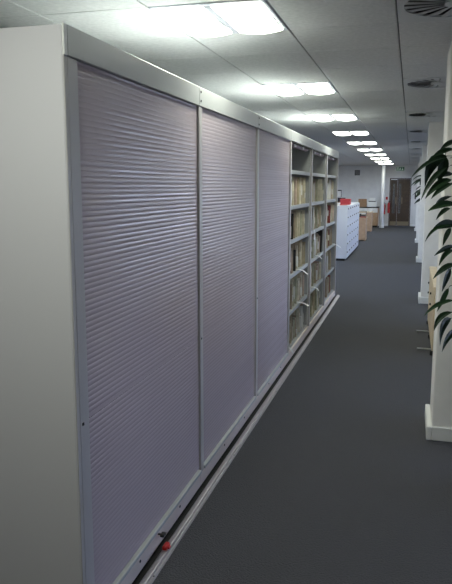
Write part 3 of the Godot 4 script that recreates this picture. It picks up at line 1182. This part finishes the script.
# ================================================================ sideboard between the pillars
func build_sideboard() -> void:
	var t := thing("sideboard", "low beech sideboard with metal floor feet beside the second pillar", "sideboard", P(0.5, 0, 7.7))
	var f0 := 6.75
	var f1 := 8.5
	var st := mb()
	bx(st, 0.25, 0.80, 0.685, 0.71, f0, f1, 0.004)
	part("top", st, M.beech_pale, t)
	st = mb()
	bx(st, 0.275, 0.78, 0.05, 0.684, f0 + 0.02, f1 - 0.02, 0.004)
	part("body", st, M.beech_pale, t)
	for k in 2:
		var a := f0 + 0.03 + k * 0.85
		st = mb()
		bx(st, 0.258, 0.2745, 0.06, 0.675, a, a + 0.84, 0.003)
		var d := part("door", st, M.beech_pale, t)
		for y in [0.40, 0.52]:
			st = mb()
			hexa(st, P(0.250, y, a + 0.78), Vector3(0.0075, 0.012, 0.012), 0.003, Basis.IDENTITY)
			part("knob", st, M.black, d)
	for f in [f0 + 0.1, (f0 + f1) / 2, f1 - 0.06]:
		st = mb()
		bx(st, 0.245, 0.29, 0.0, 0.049, f - 0.03, f + 0.03, 0.006)
		part("caster", st, M.black, t)
	for f in [7.06, 7.95]:
		st = mb()
		bx(st, 0.125, 0.30, 0.002, 0.016, f - 0.02, f + 0.02, 0.003)
		part("foot", st, M.steel, t)

# ================================================================ plants
func leaf(t: Node3D, base: Vector3, tip: Vector3, width: float, lift: float, material: Material, roll := 0.0, bend := Vector3.INF) -> void:
	var st := mb()
	var mid := (base + tip) / 2 + Vector3(0, lift, 0)
	if bend.is_finite():
		mid = bend
	var n := 9
	var L := []
	for i in n + 1:
		var u := float(i) / n
		var c := base * (1 - u) * (1 - u) + mid * 2 * u * (1 - u) + tip * u * u
		var d := ((mid - base) * (1 - u) + (tip - mid) * u).normalized()
		var s := d.cross(Vector3.UP).normalized().rotated(d, roll)
		var up := s.cross(d).normalized()
		# short stalk, then a lance-shaped blade
		var w := width * (0.06 if u < 0.12 else pow(sin(PI * pow((u - 0.10) / 0.90, 0.75)), 0.9) + 0.02)
		if i == n:
			w = 0.0008
		L.append([c, s, up, w * 0.5])
	for i in n:
		for sd in [-1.0, 1.0]:
			var q := []
			var nn := []
			for e in [[i, 0.0], [i, 1.0], [i + 1, 1.0], [i + 1, 0.0]]:
				var r: Array = L[e[0]]
				q.append(r[0] + r[1] * (sd * r[3] * e[1]) + r[2] * (r[3] * 0.28 * e[1]))
				nn.append((r[2] - r[1] * (sd * 0.28)).normalized())
			squad(st, q, nn)
			var q2 := []
			var n2 := []
			for j in 4:
				q2.append(q[j] - nn[j] * 0.0007)
				n2.append(-nn[j])
			squad(st, q2, n2)
	part("leaf", st, material, t)

func build_plants() -> void:
	# tall plant in a pot in front of the first pillar; stems rise outside the frame
	var t := thing("potted_plant", "tall broad-leaved plant with drooping dark leaves in front of the near pillar", "plant", P(0.52, 0, 3.75))
	var st := mb()
	lathe(st, P(0.52, 0, 3.75), [[0.001, 0.0], [0.15, 0.0], [0.19, 0.34], [0.20, 0.345], [0.20, 0.37], [0.18, 0.37], [0.175, 0.31], [0.001, 0.31]], 28)
	part("pot", st, M.pot, t)
	st = mb()
	lathe(st, P(0.52, 0.312, 3.75), [[0.172, 0.0], [0.09, 0.012], [0.001, 0.016]], 20)
	part("soil", st, M.soil, t)
	var stems := [[P(0.50, 0.3, 3.74), P(0.46, 0.9, 3.70), P(0.42, 1.5, 3.64), P(0.37, 1.95, 3.60)], [P(0.55, 0.3, 3.78), P(0.58, 0.8, 3.80), P(0.60, 1.4, 3.78), P(0.58, 1.85, 3.74)], [P(0.50, 0.3, 3.70), P(0.45, 0.6, 3.64), P(0.40, 0.95, 3.60), P(0.36, 1.22, 3.56)]]
	for s in stems:
		st = mb()
		tube(st, s, 0.014, 0.006, 8)
		part("stem", st, M.stem, t)
	# drooping leaves on the corridor side: [stalk end, bend, tip, width]
	var spec := [
		[P(0.210, 1.874, 3.670), P(0.140, 1.862, 3.600), P(0.092, 1.821, 3.550), 0.027],
		[P(0.177, 1.819, 3.540), P(0.080, 1.827, 3.470), P(-0.005, 1.721, 3.420), 0.024],
		[P(0.190, 1.832, 3.620), P(0.072, 1.841, 3.550), P(0.064, 1.677, 3.500), 0.049],
		[P(0.165, 1.857, 3.720), P(0.151, 1.774, 3.650), P(0.128, 1.702, 3.600), 0.050],
		[P(0.182, 1.782, 3.600), P(0.104, 1.751, 3.530), P(0.047, 1.613, 3.480), 0.027],
		[P(0.219, 1.744, 3.700), P(0.147, 1.748, 3.630), P(0.093, 1.722, 3.580), 0.028],
		[P(0.212, 1.713, 3.640), P(0.136, 1.722, 3.570), P(0.067, 1.618, 3.520), 0.035],
		[P(0.222, 1.703, 3.720), P(0.151, 1.682, 3.650), P(0.098, 1.616, 3.600), 0.028],
		[P(0.221, 1.631, 3.720), P(0.134, 1.621, 3.650), P(0.120, 1.576, 3.600), 0.017],
		[P(0.233, 1.591, 3.640), P(0.161, 1.602, 3.570), P(0.084, 1.558, 3.520), 0.038],
		[P(0.208, 1.569, 3.700), P(0.165, 1.570, 3.630), P(0.127, 1.511, 3.580), 0.022],
		[P(0.240, 1.488, 3.660), P(0.176, 1.501, 3.590), P(0.109, 1.462, 3.540), 0.041],
		[P(0.225, 1.482, 3.580), P(0.115, 1.504, 3.510), P(0.076, 1.407, 3.460), 0.016],
		[P(0.213, 1.475, 3.700), P(0.182, 1.437, 3.630), P(0.167, 1.379, 3.580), 0.022],
		[P(0.234, 1.375, 3.640), P(0.182, 1.380, 3.570), P(0.124, 1.332, 3.520), 0.022],
		[P(0.238, 1.351, 3.680), P(0.175, 1.356, 3.610), P(0.152, 1.277, 3.560), 0.022],
		[P(0.249, 1.282, 3.640), P(0.186, 1.288, 3.570), P(0.124, 1.214, 3.520), 0.030],
		[P(0.224, 1.264, 3.700), P(0.192, 1.218, 3.630), P(0.174, 1.140, 3.580), 0.028],
		[P(0.253, 1.105, 3.560), P(0.152, 1.112, 3.490), P(0.087, 1.036, 3.440), 0.021],
		[P(0.251, 1.032, 3.620), P(0.158, 1.040, 3.550), P(0.141, 0.949, 3.500), 0.027],
		[P(0.245, 0.992, 3.660), P(0.171, 1.001, 3.590), P(0.176, 0.863, 3.540), 0.033],
		[P(0.215, 1.165, 3.640), P(0.184, 1.121, 3.570), P(0.152, 1.045, 3.520), 0.022],
		[P(0.221, 1.917, 3.720), P(0.179, 1.904, 3.650), P(0.130, 1.862, 3.600), 0.028],
		[P(0.280, 0.924, 3.680), P(0.215, 0.935, 3.610), P(0.189, 0.827, 3.560), 0.028]]
	for i in spec.size():
		var q: Array = spec[i]
		# the twig that carries the leaf, back to the nearest point of a stem
		var near := Vector3.ZERO
		for s in stems:
			for k in 25:
				var u := k / 24.0 * 2.99
				var v: Vector3 = s[int(u)].lerp(s[int(u) + 1], u - int(u))
				if near == Vector3.ZERO or v.distance_to(q[0]) < near.distance_to(q[0]):
					near = v
		st = mb()
		tube(st, [near, near.lerp(q[0], 0.5) + Vector3(0, 0.015, 0), q[0]], 0.004, 0.0015, 6)
		part("twig", st, M.stem, t)
		leaf(t, q[0], q[2], q[3] * 1.15, 0.0, M.leaf if i % 3 else M.leaf_pale, -0.75 + 0.3 * sin(i * 2.1), q[1])
	for i in 46:
		var s: Array = stems[i % 3]
		var u := rng.randf_range(0.35, 1.0) * 2.99
		var k := int(u)
		var b: Vector3 = s[k].lerp(s[k + 1], u - k)
		var ang := rng.randf_range(-1.2, 1.6)
		var ln := rng.randf_range(0.22, 0.36)
		var tip := b + Vector3(cos(ang) * ln + 0.05, rng.randf_range(-0.16, 0.02), -sin(ang) * ln)
		if tip.z < -4.36:
			tip.z = -4.36
		leaf(t, b, tip, rng.randf_range(0.045, 0.08), rng.randf_range(0.05, 0.12), M.leaf if i % 3 else M.leaf_pale, rng.randf_range(-0.5, 0.5))
	# a second plant further along, half hidden behind the third pillar
	t = thing("potted_plant", "potted plant showing few leaves past the third pillar", "plant", P(0.40, 0, 17.0))
	st = mb()
	lathe(st, P(0.40, 0, 17.0), [[0.001, 0.0], [0.14, 0.0], [0.17, 0.30], [0.18, 0.31], [0.18, 0.33], [0.16, 0.33], [0.155, 0.28], [0.001, 0.28]], 20)
	part("pot", st, M.pot, t)
	var far_stem := [P(0.40, 0.28, 17.0), P(0.38, 0.9, 17.0), P(0.36, 1.5, 16.97), P(0.32, 1.95, 16.95)]
	st = mb()
	tube(st, far_stem, 0.014, 0.006, 7)
	part("stem", st, M.stem, t)
	for i in 40:
		var u := rng.randf_range(1.7, 2.99)
		var k := int(u)
		var b: Vector3 = far_stem[k].lerp(far_stem[k + 1], u - k)
		var ang := TAU * i / 40.0
		var ln := rng.randf_range(0.30, 0.42)
		leaf(t, b, b + Vector3(cos(ang) * ln, rng.randf_range(-0.26, -0.06), -sin(ang) * ln), 0.11, 0.08, M.leaf, rng.randf_range(-0.4, 0.4))
